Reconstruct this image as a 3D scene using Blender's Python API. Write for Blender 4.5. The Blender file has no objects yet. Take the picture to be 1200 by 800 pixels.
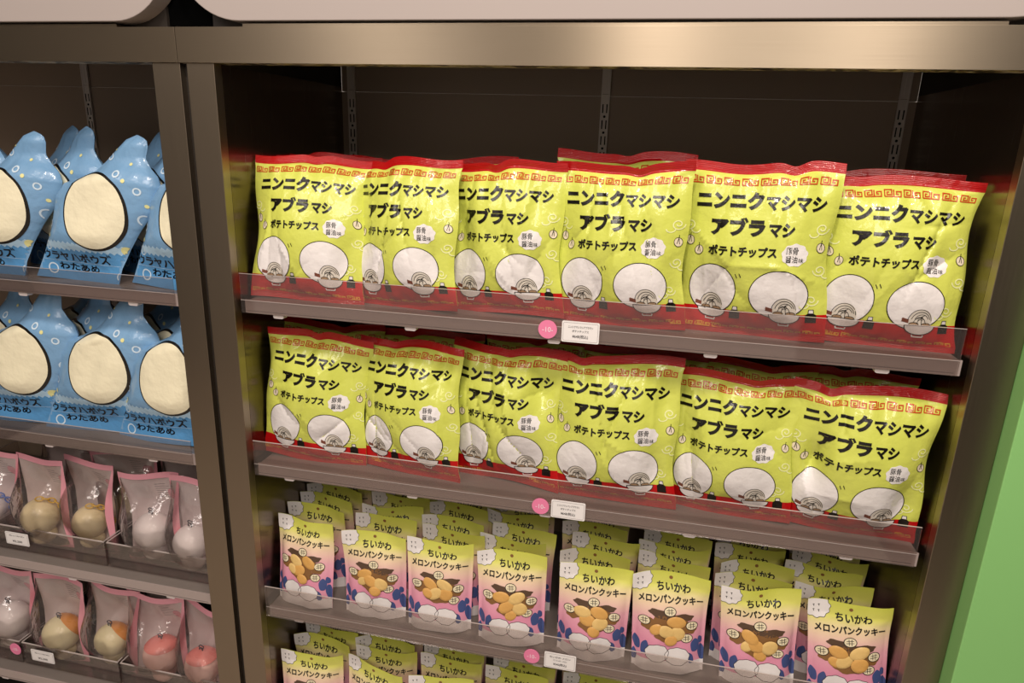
import bpy, bmesh, math, random
import numpy as np
from mathutils import Vector, Matrix
C = bpy.context.scene.collection
rnd = random.Random(7)
rad = math.radians

# ------------------------------------------------------------------ materials
def lin(c):
    c = c / 255.0
    return c / 12.92 if c <= .04045 else ((c + .055) / 1.055) ** 2.4
def col(h):
    return (lin(int(h[0:2], 16)), lin(int(h[2:4], 16)), lin(int(h[4:6], 16)), 1)
MATS = {}
def mat(name, h, rough=.5, metal=0., spec=.5, coat=0., coat_rough=.1, bump=None, aniso=0.):
    if name in MATS: return MATS[name]
    m = bpy.data.materials.new(name); m.use_nodes = True
    nt = m.node_tree; b = nt.nodes['Principled BSDF']
    b.inputs['Base Color'].default_value = col(h)
    b.inputs['Roughness'].default_value = rough
    b.inputs['Metallic'].default_value = metal
    b.inputs['Specular IOR Level'].default_value = spec
    b.inputs['Coat Weight'].default_value = coat
    b.inputs['Coat Roughness'].default_value = coat_rough
    if bump:
        tc = nt.nodes.new('ShaderNodeTexCoord')
        prev = None
        for sc, st, dist, det in bump:
            n = nt.nodes.new('ShaderNodeTexNoise'); n.inputs['Scale'].default_value = sc; n.inputs['Detail'].default_value = det
            nt.links.new(tc.outputs['Object'], n.inputs['Vector'])
            bp = nt.nodes.new('ShaderNodeBump'); bp.inputs['Strength'].default_value = st; bp.inputs['Distance'].default_value = dist
            nt.links.new(n.outputs['Fac'], bp.inputs['Height'])
            if prev: nt.links.new(prev.outputs['Normal'], bp.inputs['Normal'])
            prev = bp
        nt.links.new(prev.outputs['Normal'], b.inputs['Normal'])
        nt.links.new(prev.outputs['Normal'], b.inputs['Coat Normal'])
    MATS[name] = m
    return m
FB = [(45, .55, .004, 3), (700, .10, .0006, 1)]
def film(name, h, rough=.34): return mat(name, h, rough, spec=.35, coat=.42, coat_rough=.08, bump=FB)
def satin(name, h): return mat(name, h, .42, spec=.4, coat=.25, coat_rough=.22, bump=[(50, .3, .003, 3)])

def brushed(name, h, rough, along='X', var=.06, metal=1., stretch=(2, 2, 420), hfac=.12, tang=(0, 0, 1), an=.8):
    """brushed stainless sheet: fine streaks run along one axis"""
    m = mat(name, h, rough, metal)
    nt = m.node_tree; b = nt.nodes['Principled BSDF']
    b.inputs['Anisotropic'].default_value = an; tg = nt.nodes.new('ShaderNodeCombineXYZ')
    for i in range(3): tg.inputs[i].default_value = tang[i]
    nt.links.new(tg.outputs[0], b.inputs['Tangent'])
    tc = nt.nodes.new('ShaderNodeTexCoord'); mp = nt.nodes.new('ShaderNodeMapping')
    mp.inputs['Scale'].default_value = stretch
    n = nt.nodes.new('ShaderNodeTexNoise'); n.inputs['Scale'].default_value = 3; n.inputs['Detail'].default_value = 4
    nt.links.new(tc.outputs['Object'], mp.inputs['Vector']); nt.links.new(mp.outputs['Vector'], n.inputs['Vector'])
    mr = nt.nodes.new('ShaderNodeMapRange'); mr.inputs['To Min'].default_value = rough - var; mr.inputs['To Max'].default_value = rough + var
    nt.links.new(n.outputs['Fac'], mr.inputs['Value']); nt.links.new(mr.outputs['Result'], b.inputs['Roughness'])
    bp = nt.nodes.new('ShaderNodeBump'); bp.inputs['Strength'].default_value = hfac; bp.inputs['Distance'].default_value = .0006
    nt.links.new(n.outputs['Fac'], bp.inputs['Height']); nt.links.new(bp.outputs['Normal'], b.inputs['Normal'])
    return m
def clear(name, tint='F4F0EE', veil=.06, gloss=.10, rough=.04, veilcol='C8BEB8', bump=False):
    m = bpy.data.materials.new(name); m.use_nodes = True; nt = m.node_tree; nt.nodes.clear()
    out = nt.nodes.new('ShaderNodeOutputMaterial')
    tr = nt.nodes.new('ShaderNodeBsdfTransparent'); tr.inputs['Color'].default_value = col(tint)
    df = nt.nodes.new('ShaderNodeBsdfDiffuse'); df.inputs['Color'].default_value = col(veilcol)
    gl = nt.nodes.new('ShaderNodeBsdfGlossy'); gl.inputs['Roughness'].default_value = rough
    m1 = nt.nodes.new('ShaderNodeMixShader'); m1.inputs[0].default_value = veil
    m2 = nt.nodes.new('ShaderNodeMixShader')
    lw = nt.nodes.new('ShaderNodeLayerWeight'); lw.inputs['Blend'].default_value = .25
    mr = nt.nodes.new('ShaderNodeMapRange'); mr.inputs['To Min'].default_value = gloss * .5; mr.inputs['To Max'].default_value = min(1, gloss * 6)
    nt.links.new(lw.outputs['Fresnel'], mr.inputs['Value'])
    nt.links.new(mr.outputs['Result'], m2.inputs[0])
    nt.links.new(tr.outputs[0], m1.inputs[1]); nt.links.new(df.outputs[0], m1.inputs[2])
    nt.links.new(m1.outputs[0], m2.inputs[1]); nt.links.new(gl.outputs[0], m2.inputs[2])
    nt.links.new(m2.outputs[0], out.inputs['Surface'])
    if bump:
        tc = nt.nodes.new('ShaderNodeTexCoord'); n = nt.nodes.new('ShaderNodeTexNoise'); n.inputs['Scale'].default_value = 38; n.inputs['Detail'].default_value = 3
        bp = nt.nodes.new('ShaderNodeBump'); bp.inputs['Strength'].default_value = .8; bp.inputs['Distance'].default_value = .006
        nt.links.new(tc.outputs['Object'], n.inputs['Vector']); nt.links.new(n.outputs['Fac'], bp.inputs['Height'])
        nt.links.new(bp.outputs['Normal'], gl.inputs['Normal'])
    MATS[name] = m
    return m

STEEL = brushed('brushed steel', 'A89B88', .5, an=.95)
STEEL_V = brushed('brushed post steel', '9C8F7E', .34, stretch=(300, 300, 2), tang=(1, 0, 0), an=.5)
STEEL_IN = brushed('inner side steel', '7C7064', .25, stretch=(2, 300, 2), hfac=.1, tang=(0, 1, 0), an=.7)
STEEL_UP = mat('upright metal', 'E8DED6', .4, .1)
SLOT = mat('slot black', '080706', .7)
BACK = mat('back panel taupe', 'A89583', .5, .1, bump=[(60, .1, .001, 2)])
TOPB = mat('cabinet top dark', '2A241F', .6)
SHELF = mat('shelf grey', '8E857F', .42, .35, bump=[(500, .05, .0005, 1)])
RAIL = mat('price rail', 'B0A29E', .38, .15, coat=.3)
RAIL_D = mat('rail dark line', '6E6462', .5)  # thin darker line along the rail face
ACRYL = clear('clear acrylic', veil=.075, gloss=.09, veilcol='9A8F8C')  # grey diffuse veil paints in the room's reflection on the acrylic
TRAYC = clear('clear tray', veil=.02, gloss=.07, veilcol='E8E0DE')
ACRYL_E = mat('acrylic edge', 'B8AEAA', .15, coat=.5)
PVC = clear('clear soft film', veil=.03, gloss=.15, rough=.09, veilcol='F4EAEC', bump=True)
SIGNP = mat('sign panel paint', 'A99F9B', .55, bump=[(6, .03, .002, 2)])
BLACK = mat('black recess', '030303', 1., spec=.05)
GREEN = mat('green wall paint', '8CC878', .6)

# ------------------------------------------------------------------ object helpers
def link(name, me, parent=None, loc=None, rot=None):
    o = bpy.data.objects.new(name, me); C.objects.link(o)
    if parent: o.parent = parent
    if loc is not None: o.location = loc
    if rot is not None: o.rotation_euler = rot
    return o
def tag(o, label, cat, group=None, kind=None):
    o['label'] = label
    if cat: o['category'] = cat
    if group: o['group'] = group
    if kind: o['kind'] = kind
    return o
def empty(name, loc, rz=0):
    o = bpy.data.objects.new(name, None); C.objects.link(o); o.location = loc; o.rotation_euler = (0, 0, rz); o.empty_display_size = .02
    return o
class MB:
    def __init__(s): s.bm = bmesh.new(); s.m = []
    def mi(s, m):
        if m not in s.m: s.m.append(m)
        return s.m.index(m)
    def box(s, x0, x1, y0, y1, z0, z1, m, bev=0.):
        b = bmesh.new(); bmesh.ops.create_cube(b, size=1)
        for v in b.verts: v.co = ((x0 + x1) / 2 + v.co.x * (x1 - x0), (y0 + y1) / 2 + v.co.y * (y1 - y0), (z0 + z1) / 2 + v.co.z * (z1 - z0))
        if bev: bmesh.ops.bevel(b, geom=b.edges[:], offset=bev, segments=2, affect='EDGES', profile=.5)
        return s.add(b, m)
    def prism(s, pts, d0, d1, m, axis='y', bev=0.):
        """outline pts (a,b) extruded along axis"""
        b = bmesh.new()
        def P(a, c, d):
            return {'y': (a, d, c), 'x': (d, a, c), 'z': (a, c, d)}[axis]
        f0 = [b.verts.new(P(a, c, d0)) for a, c in pts]; f1 = [b.verts.new(P(a, c, d1)) for a, c in pts]
        b.faces.new(f0); b.faces.new(f1[::-1]); n = len(pts)
        for i in range(n): b.faces.new((f0[i], f1[i], f1[(i + 1) % n], f0[(i + 1) % n]))
        bmesh.ops.recalc_face_normals(b, faces=b.faces[:])
        if bev:
            ed = [e for e in b.edges if abs(getattr(e.verts[0].co, axis) - getattr(e.verts[1].co, axis)) < 1e-7]
            bmesh.ops.bevel(b, geom=ed, offset=bev, segments=2, affect='EDGES', profile=.5)
        return s.add(b, m)
    def add(s, b, m):
        mi = s.mi(m)
        for f in b.faces: f.material_index = mi
        me = bpy.data.meshes.new('t'); b.to_mesh(me); b.free(); s.bm.from_mesh(me); bpy.data.meshes.remove(me)
        return s
    def build(s, name, parent=None, loc=None, smooth=False):
        me = bpy.data.meshes.new(name); s.bm.to_mesh(me); s.bm.free()
        for m in s.m: me.materials.append(m)
        if smooth:
            for p in me.polygons: p.use_smooth = True
        return link(name, me, parent, loc)
def rrect(w, h, r, n=6, cx=0, cy=0):
    pts = []
    for sx, sy, a0 in ((1, 1, 0), (-1, 1, 90), (-1, -1, 180), (1, -1, 270)):
        for i in range(n + 1):
            a = rad(a0 + 90 * i / n); pts.append((cx + sx * (w / 2 - r) + r * math.cos(a), cy + sy * (h / 2 - r) + r * math.sin(a)))
    return pts

# ------------------------------------------------------------------ flat artwork (printed film)
_text = {}
def text2d(s, bold):
    if (s, bold) in _text: return _text[(s, bold)]
    cu = bpy.data.curves.new('t', 'FONT'); cu.body = s; cu.size = 1; cu.offset = bold; cu.resolution_u = 3; cu.align_x = 'LEFT'
    o = bpy.data.objects.new('t', cu); C.objects.link(o)
    dg = bpy.context.evaluated_depsgraph_get(); dg.update()
    me = bpy.data.meshes.new_from_object(o.evaluated_get(dg))
    V = np.array([v.co[:2] for v in me.vertices]); F = [tuple(p.vertices) for p in me.polygons]
    bpy.data.objects.remove(o); bpy.data.meshes.remove(me); bpy.data.curves.remove(cu)
    V -= V.min(0); V /= V.max(0)
    _text[(s, bold)] = (V, F)
    return V, F
class Art:
    """coloured flat shapes in the plane of a pouch front, x right, z up, metres"""
    def __init__(s, W, H): s.W, s.H = W, H; s.V = []; s.F = []; s.M = []; s.mats = []; s.L = []
    def uv(s, u, v): return ((u - .5) * s.W, (1 - v) * s.H)          # fractions from the top left
    def add(s, V, F, m, lay):
        if m not in s.mats: s.mats.append(m)
        mi = s.mats.index(m); n = len(s.V)
        s.V += [tuple(v) for v in V]
        for f in F: s.F.append(tuple(i + n for i in f)); s.M.append(mi); s.L.append(lay)
    def text(s, t, u0, u1, v0, v1, m, lay=3, bold=.03, rot=0., slope=0.):
        V, F = text2d(t, bold)
        x0, z1 = s.uv(u0, v0); x1, z0 = s.uv(u1, v1)
        P = np.array([(x0 + a * (x1 - x0), z0 + b * (z1 - z0) + slope * a * (x1 - x0)) for a, b in V])
        if rot:
            c = np.array([(x0 + x1) / 2, (z0 + z1) / 2]); q = P - c; cs, sn = math.cos(rot), math.sin(rot)
            P = c + q @ np.array([[cs, sn], [-sn, cs]])
        s.add(P, F, m, lay)
    def poly(s, pts, m, lay):
        s.add([s.uv(*p) for p in pts], [tuple(range(len(pts)))], m, lay)
    def ell(s, u, v, ru, rv, m, lay, n=28, wob=0., rot=0., ph=0, k=7):
        cx, cz = s.uv(u, v); V = [(cx, cz)]
        for i in range(n):
            a = 2 * math.pi * i / n; w = 1 + wob * math.sin(k * a + ph)
            x, z = ru * s.W * w * math.cos(a), rv * s.H * w * math.sin(a)
            V.append((cx + x * math.cos(rot) - z * math.sin(rot), cz + x * math.sin(rot) + z * math.cos(rot)))
        s.add(V, [(0, 1 + i, 1 + (i + 1) % n) for i in range(n)], m, lay)
    def ring(s, u, v, ru, rv, t, m, lay, n=28, a0=0, a1=360, wob=0., ph=0, k=7, rot=0.):
        cx, cz = s.uv(u, v); pts = []
        N = n if a1 - a0 >= 360 else n
        for i in range(N + 1):
            a = rad(a0 + (a1 - a0) * i / N); w = 1 + wob * math.sin(k * a + ph)
            x, z = ru * s.W * w * math.cos(a), rv * s.H * w * math.sin(a)
            pts.append((cx + x * math.cos(rot) - z * math.sin(rot), cz + x * math.sin(rot) + z * math.cos(rot)))
        s.stroke(pts, t, m, lay)
    def stroke(s, pts, t, m, lay, taper=False):
        P = [np.array(p, float) for p in pts]; n = len(P); V = []
        closed = np.linalg.norm(P[0] - P[-1]) < 1e-7
        for i in range(n):
            a = P[i - 1] if i else (P[-2] if closed else P[0]); b = P[i + 1] if i < n - 1 else (P[1] if closed else P[-1])
            d1 = P[i] - a; d2 = b - P[i]
            if np.linalg.norm(d1) < 1e-9: d1 = d2
            if np.linalg.norm(d2) < 1e-9: d2 = d1
            d1 = d1 / np.linalg.norm(d1); d2 = d2 / np.linalg.norm(d2)
            n1 = np.array([-d1[1], d1[0]]); n2 = np.array([-d2[1], d2[0]]); mm = n1 + n2
            l = np.linalg.norm(mm); mm = mm / l if l > .2 else n1
            k = 1 / max(.55, mm @ n1); w = t / 2 * k * ((1 - .7 * i / (n - 1)) if taper else 1)
            V += [P[i] + mm * w, P[i] - mm * w]
        s.add(V, [(2 * i, 2 * i + 1, 2 * i + 3, 2 * i + 2) for i in range(n - 1)], m, lay)
    def line(s, pts, t, m, lay, taper=False): s.stroke([s.uv(*p) for p in pts], t, m, lay, taper)
    def cut(s, xs, zs):
        """split every face on the grid of the film it lies on"""
        bm = bmesh.new(); vs = [bm.verts.new((x, z, 0)) for x, z in s.V]
        L = bm.faces.layers.int.new('lay')
        for f, mi, l in zip(s.F, s.M, s.L):
            try: q = bm.faces.new([vs[i] for i in f])
            except ValueError: continue
            q.material_index = mi; q[L] = l
        tl = [f for f in bm.faces if len(f.verts) > 4]
        if tl: bmesh.ops.triangulate(bm, faces=tl)
        for k, arr in ((0, xs), (1, zs)):
            no = (1, 0, 0) if k == 0 else (0, 1, 0)
            for c in arr:
                co = (c, 0, 0) if k == 0 else (0, c, 0)
                gf = [f for f in bm.faces if min(v.co[k] for v in f.verts) < c - 1e-7 and max(v.co[k] for v in f.verts) > c + 1e-7]
                if not gf: continue
                g = list(set(gf) | {e for f in gf for e in f.edges} | {v for f in gf for v in f.verts})
                bmesh.ops.bisect_plane(bm, geom=g, dist=1e-7, plane_co=co, plane_no=no)
        bm.normal_update()
        bm.verts.index_update(); P = np.array([v.co[:2] for v in bm.verts]); lay = np.zeros(len(P)); F = []; M = []
        for f in bm.faces:
            idx = [v.index for v in f.verts]; cc = f.calc_center_median()
            if not (xs[0] < cc.x < xs[-1] and zs[0] < cc.y < zs[-1]): continue
            if f.normal.z > 0: idx = idx[::-1]      # face towards -y once stood up (x right, z up)
            F.append(idx[::-1]); M.append(f.material_index)
            for i in idx: lay[i] = f[L]
        bm.free()
        s.cutres = (P, lay, F, M); return s

# smooth value noise, vectorised
def vnoise(x, y, seed):
    xi, yi = np.floor(x), np.floor(y); fx, fy = x - xi, y - yi
    def h(a, b):
        v = np.sin(a * 127.1 + b * 311.7 + seed * 74.7) * 43758.5453
        return v - np.floor(v)
    u, v = fx * fx * (3 - 2 * fx), fy * fy * (3 - 2 * fy)
    return (h(xi, yi) * (1 - u) + h(xi + 1, yi) * u) * (1 - v) + (h(xi, yi + 1) * (1 - u) + h(xi + 1, yi + 1) * u) * v * 1.0
def sst(a, b, x):
    t = np.clip((x - a) / (b - a), 0, 1); return t * t * (3 - 2 * t)

def chip_surface(W, H, seed):
    r = random.Random(seed)
    ph = [r.uniform(0, 6.28) for _ in range(8)]; k1, k2 = r.uniform(3.5, 5.5), r.uniform(3, 5)
    cr = [(r.uniform(-.8, .8), r.uniform(.12, .9), r.uniform(0, 3.14), r.uniform(.03, .08), r.uniform(-.0065, .0045)) for _ in range(12)]
    ns, nd = r.uniform(-.6, .6), r.uniform(.2, 1.2)
    dents = [(r.choice((-1, 1)) * r.uniform(.55, .95), r.uniform(.1, .88), r.uniform(.12, .25), r.uniform(.005, .012)) for _ in range(5)]
    def F(x, z, side=-1):
        s = np.clip(2 * x / W, -1, 1); t = z / H
        tt = np.clip((t - .045) / .9, 0, 1)
        P = np.clip(np.sin(np.pi * tt), 0, 1) ** .62
        S = np.clip(1 - np.abs(s) ** 2.2, 0, 1) ** .72
        T = .037 * P * S
        env = P ** .5 * np.clip(1 - np.abs(s) ** 6, 0, 1)
        for (cs, ct, an, wd, am) in cr:                       # sharp creases
            d = (s - cs) * math.cos(an) + (t - ct) * math.sin(an) * 1.3; l = -(s - cs) * math.sin(an) + (t - ct) * math.cos(an) * 1.3
            T = T + am * np.exp(-np.abs(d) / wd) * np.exp(-(l / .38) ** 2) * env
        for (cs, ct, rr, am) in dents:
            T = T - am * np.exp(-(((s - cs) / 1.2) ** 2 + (t - ct) ** 2) / rr ** 2) * env
        T = T + (vnoise(s * 3 + 7, t * 4, seed) - .5) * .006 * env
        pl = .0034 * (np.sin(s * 11 * k1 / 4 + ph[0]) + .7 * np.sin(s * 23 + ph[1]))
        T = T + pl * (np.exp(-((1 - tt) / .10)) * sst(0, .05, 1 - tt) + .8 * np.exp(-(tt / .09)) * sst(0, .05, tt)) * np.clip(1 - s ** 6, 0, 1)
        T = np.maximum(T, .0003)
        # sheet centre line: seals wave gently, lower and upper edges curl
        yc = .005 * np.sin(s * k1 * .6 + ph[2]) * sst(.8, 1, t) + .004 * np.sin(s * k2 * .6 + ph[3]) * sst(.2, 0, t) - .006 * sst(.92, 1.02, t) * math.sin(ph[4])
        X = x * (1 - .085 * P * (1 - .2 * s * s)) + .004 * np.sin(t * 9 + ph[5]) * np.abs(s) ** 3 * P
        Z = z - nd * .007 * np.exp(-((s - ns) / .13) ** 2) * sst(.82, 1, t) + .0035 * np.sin(s * k1 * .8 + ph[6]) * sst(.75, 1, t) + .0025 * np.sin(s * 2.2 + ph[7]) * sst(.25, 0, t)
        return X, yc + side * T, Z
    return F
def cookie_surface(W, H, seed):
    r = random.Random(seed); ph = [r.uniform(0, 6.28) for _ in range(6)]; full = r.uniform(.85, 1.15)
    def F(x, z, side=-1):
        s = np.clip(2 * x / W, -1, 1); t = z / H
        P = np.clip(1 - (np.clip(t, 0, .88) / .88) ** 2.2, 0, 1) ** .8
        S = np.clip(1 - (np.abs(s) / .93) ** 2.6, 0, 1) ** .8
        T = .019 * full * P * S
        env = P * S
        T = T + (vnoise(s * 2.6 + 3, t * 3.2, seed + 3) - .5) * .009 * env
        T = T + .0018 * np.sin(s * 9 + ph[0]) * np.exp(-np.abs(t - .82) / .06) * np.clip(1 - s * s, 0, 1)
        T = np.maximum(T, .0003)
        yc = (.0045 * np.sin(s * 2.4 + ph[1]) + .002 * np.sin(s * 5 + ph[2])) * sst(.6, 1, t) + .003 * np.sin(t * 5 + ph[3]) * s ** 2
        X = x * (1 - .05 * P)
        Z = z + .0035 * np.sin(s * 2.6 + ph[4]) * sst(.7, 1, t) - .004 * np.clip(1 - s * s, 0, 1) * sst(.2, 0, t) * 0
        return X, yc + side * T, Z
    return F
def candy_surface(W, H, seed, lim=9.):
    # silhouette: straight foot, wide body leaning right, tall rounded tab at the top
    zl = np.array([0, .04, .1, .142, .166, .193, .205, .222, .246, .268, .285, .2951])
    xl = np.array([-.100, -.082, -.058, -.050, -.046, -.024, .012, .052, .078, .100, .118, .142])
    zr = np.array([0, .033, .072, .111, .149, .177, .2, .219, .235, .252, .275, .288, .2951])
    xr = np.array([.100, .106, .124, .147, .176, .190, .195, .188, .172, .161, .166, .163, .144])
    r = random.Random(seed); ph = [r.uniform(0, 6.28) for _ in range(6)]
    def F(x, z, side=-1):
        z = np.clip(z, 0, H)
        a, b = np.interp(z, zl, xl), np.interp(z, zr, xr); c, hw = (a + b) / 2, np.maximum((b - a) / 2, 1e-4)
        # x is the sheet coordinate -W/2..W/2
        s = np.clip(2 * x / W, -1, 1); t = z / H
        P = sst(.06, .35, t) * (1 - .72 * sst(.68, .86, t)) * sst(1.0, .93, t)
        S = np.clip(1 - np.abs(s) ** 2.5, 0, 1) ** .75
        T = .036 * P * S + (vnoise(s * 3, t * 4, seed) - .5) * .007 * P * S + .0016 * np.sin(s * 13 + ph[0]) * np.exp(-np.abs(t - .12) / .05) * (1 - s * s)
        T = np.maximum(T, .0003)
        yc = .006 * np.sin(s * 2 + ph[1]) * sst(.25, 0, t) + .008 * sst(.8, 1, t) * np.sin(ph[2])
        X = c + s * hw; k = .03
        X = np.where(X > lim - k, lim - k + k * (1 - np.exp(-(X - lim + k) / k)), X) if lim < 5 else X
        return X, yc + side * T, z
    def inv(x, z):                                              # true x,z -> sheet coordinate
        a, b = np.interp(z, zl, xl), np.interp(z, zr, xr); c, hw = (a + b) / 2, np.maximum((b - a) / 2, 1e-4)
        return np.clip((x - c) / hw, -1, 1) * W / 2
    return F, inv
def normals(F, x, z, side):
    e = 4e-4
    A = np.stack(F(x + e, z, side), 1) - np.stack(F(x - e, z, side), 1); B = np.stack(F(x, z + e, side), 1) - np.stack(F(x, z - e, side), 1)
    N = np.cross(A, B) * (1 if side < 0 else -1)
    l = np.linalg.norm(N, axis=1, keepdims=True)
    N = np.where(l > 1e-12, N / np.maximum(l, 1e-12), np.array([[0, side, 0]]))
    return N

def film_mesh(name, F, xs, zs, face_mat, mats, art=None, base_off=.0005, backmat=None, uvH=None, smap=None):
    """front and back sheet between zs[0] and zs[-1], with the artwork laid on the front sheet"""
    nx, nz = len(xs), len(zs); X, Z = np.meshgrid(xs, zs); X, Z = X.ravel(), Z.ravel()
    P, N, faces, mi, UV = [], [], [], [], []
    mats = list(mats)
    for side in (-1, 1):
        base = sum(len(p) for p in P)
        P.append(np.stack(F(X, Z, side), 1)); N.append(normals(F, X, Z, side)); UV.append(np.stack([X, Z], 1))
        for j in range(nz - 1):
            for i in range(nx - 1):
                a = base + j * nx + i; q = [a, a + 1, a + nx + 1, a + nx]
                if side > 0: q = q[::-1]
                faces.append(q); mi.append(face_mat((xs[i] + xs[i + 1]) / 2, (zs[j] + zs[j + 1]) / 2, side))
    if art:
        p2, lay, f2, m2 = art.cutres; x, z = p2[:, 0], p2[:, 1]
        base = sum(len(p) for p in P)
        xs_ = smap(x, z) if smap else x
        n = normals(F, xs_, z, -1)
        P.append(np.stack(F(xs_, z, -1), 1) + n * (base_off + .00011 * lay)[:, None]); N.append(n); UV.append(np.stack([xs_, z], 1))
        off = len(mats); mats += art.mats
        zlo, zhi = zs[0], zs[-1]
        for f, m in zip(f2, m2):
            zc = sum(z[i] for i in f) / len(f)
            if zlo <= zc <= zhi: faces.append([i + base for i in f]); mi.append(m + off)
    P = np.concatenate(P); N = np.concatenate(N); UV = np.concatenate(UV)
    used = np.zeros(len(P), bool)
    for f in faces: used[f] = True
    rm = np.cumsum(used) - 1
    me = bpy.data.meshes.new(name)
    me.from_pydata(P[used].tolist(), [], [[int(rm[i]) for i in f] for f in faces])
    me.polygons.foreach_set('material_index', mi)
    for m in mats: me.materials.append(m)
    me.polygons.foreach_set('use_smooth', [True] * len(faces))
    uvl = me.uv_layers.new(name='sheet'); U = UV[used]
    li = np.zeros(len(me.loops), int); me.loops.foreach_get('vertex_index', li)
    H = uvH or 1; uvl.data.foreach_set('uv', (U[li] / H).astype('f').ravel())
    me.update(); me.normals_split_custom_set_from_vertices(N[used].tolist())
    return me

# ------------------------------------------------------------------ chip bag artwork
YEL = film('chip film yellow', 'D3DB62'); RED = film('chip film red', 'C01014', .3)
INK = film('ink black', '14110E'); MEAN = film('ink brick red', 'C4481E'); GOLD = film('ink gold', 'D89A34')
WHT = film('ink white', 'EFEBEA'); PALE = film('ink pale swirl', 'EDF0B4'); GARL = film('ink garlic', 'EDE0C8')
BOWL = film('ink bowl', 'E4E0DE'); MEAT = film('ink meat', 'A08468'); NOOD = film('ink noodle', 'D9D2C6'); STICK = film('ink chopstick', '7A4A3C')
W1, H1 = .212, .25
def chip_art():
    A = Art(W1, H1)
    def remap(u, v):
        v = v if v < .13 else (.13 + (v - .13) * .955 if v < .93 else .894 + (v - .93) * .106 / .07)
        return ((u - .5) * W1, (1 - v) * H1)
    A.uv = remap
    def meander(v, mt, lay, n=8, u0=.02, u1=.985, h=.036):
        sp = (u1 - u0) / n; w = sp * .82
        for i in range(n):
            a = u0 + i * sp
            p = [(0, 1), (0, 0), (.44, 0), (.44, .72), (.16, .72), (.16, .36), (.30, .36)]
            q = [(.56, 0), (.56, 1), (1, 1), (1, .28), (.72, .28), (.72, .64), (.86, .64)]
            for pp in (p, q):
                A.line([(a + x * w, v - h / 2 + y * h) for x, y in pp], .0016, mt, lay)
            A.line([(a, v + h / 2), (a + .56 * w, v + h / 2)], .0016, mt, lay)
    meander(.100, MEAN, 1)
    A.text('ニンニク', .075, .535, .158, .262, INK, 3, .06)
    A.text('マシマシ', .548, .925, .176, .262, INK, 3, .045, slope=-.02)
    A.text('アブラ', .19, .56, .305, .412, INK, 3, .06)
    A.text('マシ', .585, .755, .33, .412, INK, 3, .05)
    A.text('ポテトチップス', .185, .655, .468, .532, INK, 3, .045)
    A.ell(.775, .51, .088, .062, WHT, 1, 40, .05, k=9)
    A.text('豚骨', .715, .795, .466, .507, INK, 3, .008); A.text('醤油', .715, .795, .515, .556, INK, 3, .008); A.text('味', .803, .835, .528, .555, INK, 3, .006)
    for u, v, ro in ((.055, .455, .2), (.12, .51, -.5), (.945, .47, .5)):      # garlic cloves
        A.ell(u, v, .027, .028, GARL, 1, 20, rot=ro); A.ring(u, v, .027, .028, .0008, INK, 2, 20, rot=ro)
        A.line([(u, v - .045), (u, v - .026), (u - .008, v + .01)], .0009, INK, 3); A.line([(u, v - .026), (u + .009, v + .012)], .0008, INK, 3)
    for u, v, k in ((.93, .36, 1), (.95, .60, -1), (.04, .36, -1), (.90, .78, 1)):                # pale cloud swirls
        pts = []
        for i in range(26):
            a = i * .38; rr = .045 * (1 - i / 30); pts.append((u + k * rr * math.cos(a), v + rr * .8 * math.sin(a)))
        A.line(pts, .0016, PALE, 1); A.ring(u - k * .045, v + .03, .03, .018, .0016, PALE, 1, 14, 180, 360)
    # lower red field
    z = .868
    A.add([A.uv(0, z), A.uv(0, 1.), A.uv(1, 1.), A.uv(1, z)], [(0, 1, 2, 3)], RED, 0)
    # plain round white fields behind the two bowls
    for u, v, ru, rv in ((.225, .745, .170, .15), (.685, .75, .195, .14)):
        A.ell(u, v, ru, rv, WHT, 1, 44); A.ring(u, v, ru, rv, .0013, INK, 2, 44)
    A.line([(.385, .635), (.40, .66)], .0011, INK, 3); A.line([(.41, .63), (.425, .655)], .0011, INK, 3)
    for u, v in ((.235, .865), (.735, .862)):
        A.line([(u - .125, v - .03), (u - .02, v - .005)], .003, STICK, 3); A.line([(u - .125, v - .018), (u - .02, v + .002)], .003, STICK, 3)
        A.ell(u, v - .018, .078, .072, NOOD, 4, 28)
        for k in range(5):
            A.ring(u + .006 * (k % 3 - 1), v - .012, .080 - .016 * k, .076 - .015 * k, .0009, INK, 5 + k % 2, 16, 8 + 9 * k, 172 - 7 * k)
        for k in range(4):
            A.line([(u - .05 + .03 * k, v), (u - .035 + .02 * k, v - .03), (u + .02 - .008 * k, v - .055 + .006 * k)], .0008, INK, 6)
        A.ell(u - .04, v + .002, .032, .012, MEAT, 6, 16); A.ell(u + .04, v + .002, .03, .011, MEAT, 6, 16)
        A.ring(u - .04, v + .002, .032, .012, .0008, INK, 7, 14); A.ring(u + .04, v + .002, .03, .011, .0008, INK, 7, 14)
        bp = [(u - .1, v + .008), (u + .1, v + .008)] + [(u + .1 * math.cos(a), v + .012 + .052 * math.sin(a)) for a in np.linspace(.1, math.pi - .1, 14)]
        A.poly(bp, BOWL, 8); A.line(bp + [bp[0]], .0012, INK, 9)
        A.line([(u - .035, v + .066), (u - .03, v + .074), (u + .03, v + .074), (u + .035, v + .066)], .0018, BOWL, 8)
        b = u + .168; w = v + .02                                   # soy sauce bottle
        A.poly([(b - .035, w + .035), (b + .035, w + .035), (b + .035, w - .012), (b + .016, w - .024), (b - .016, w - .024), (b - .035, w - .012)], INK, 4)
        A.poly([(b - .017, w - .024), (b + .017, w - .024), (b + .014, w - .045), (b - .014, w - .045)], BOWL, 4)
        A.line([(b - .017, w - .024), (b - .014, w - .045), (b + .014, w - .045), (b + .017, w - .024)], .0009, INK, 5)
    meander(.964, GOLD, 2, h=.015)
    return A
N1X, N1Z = 46, 54
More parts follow.
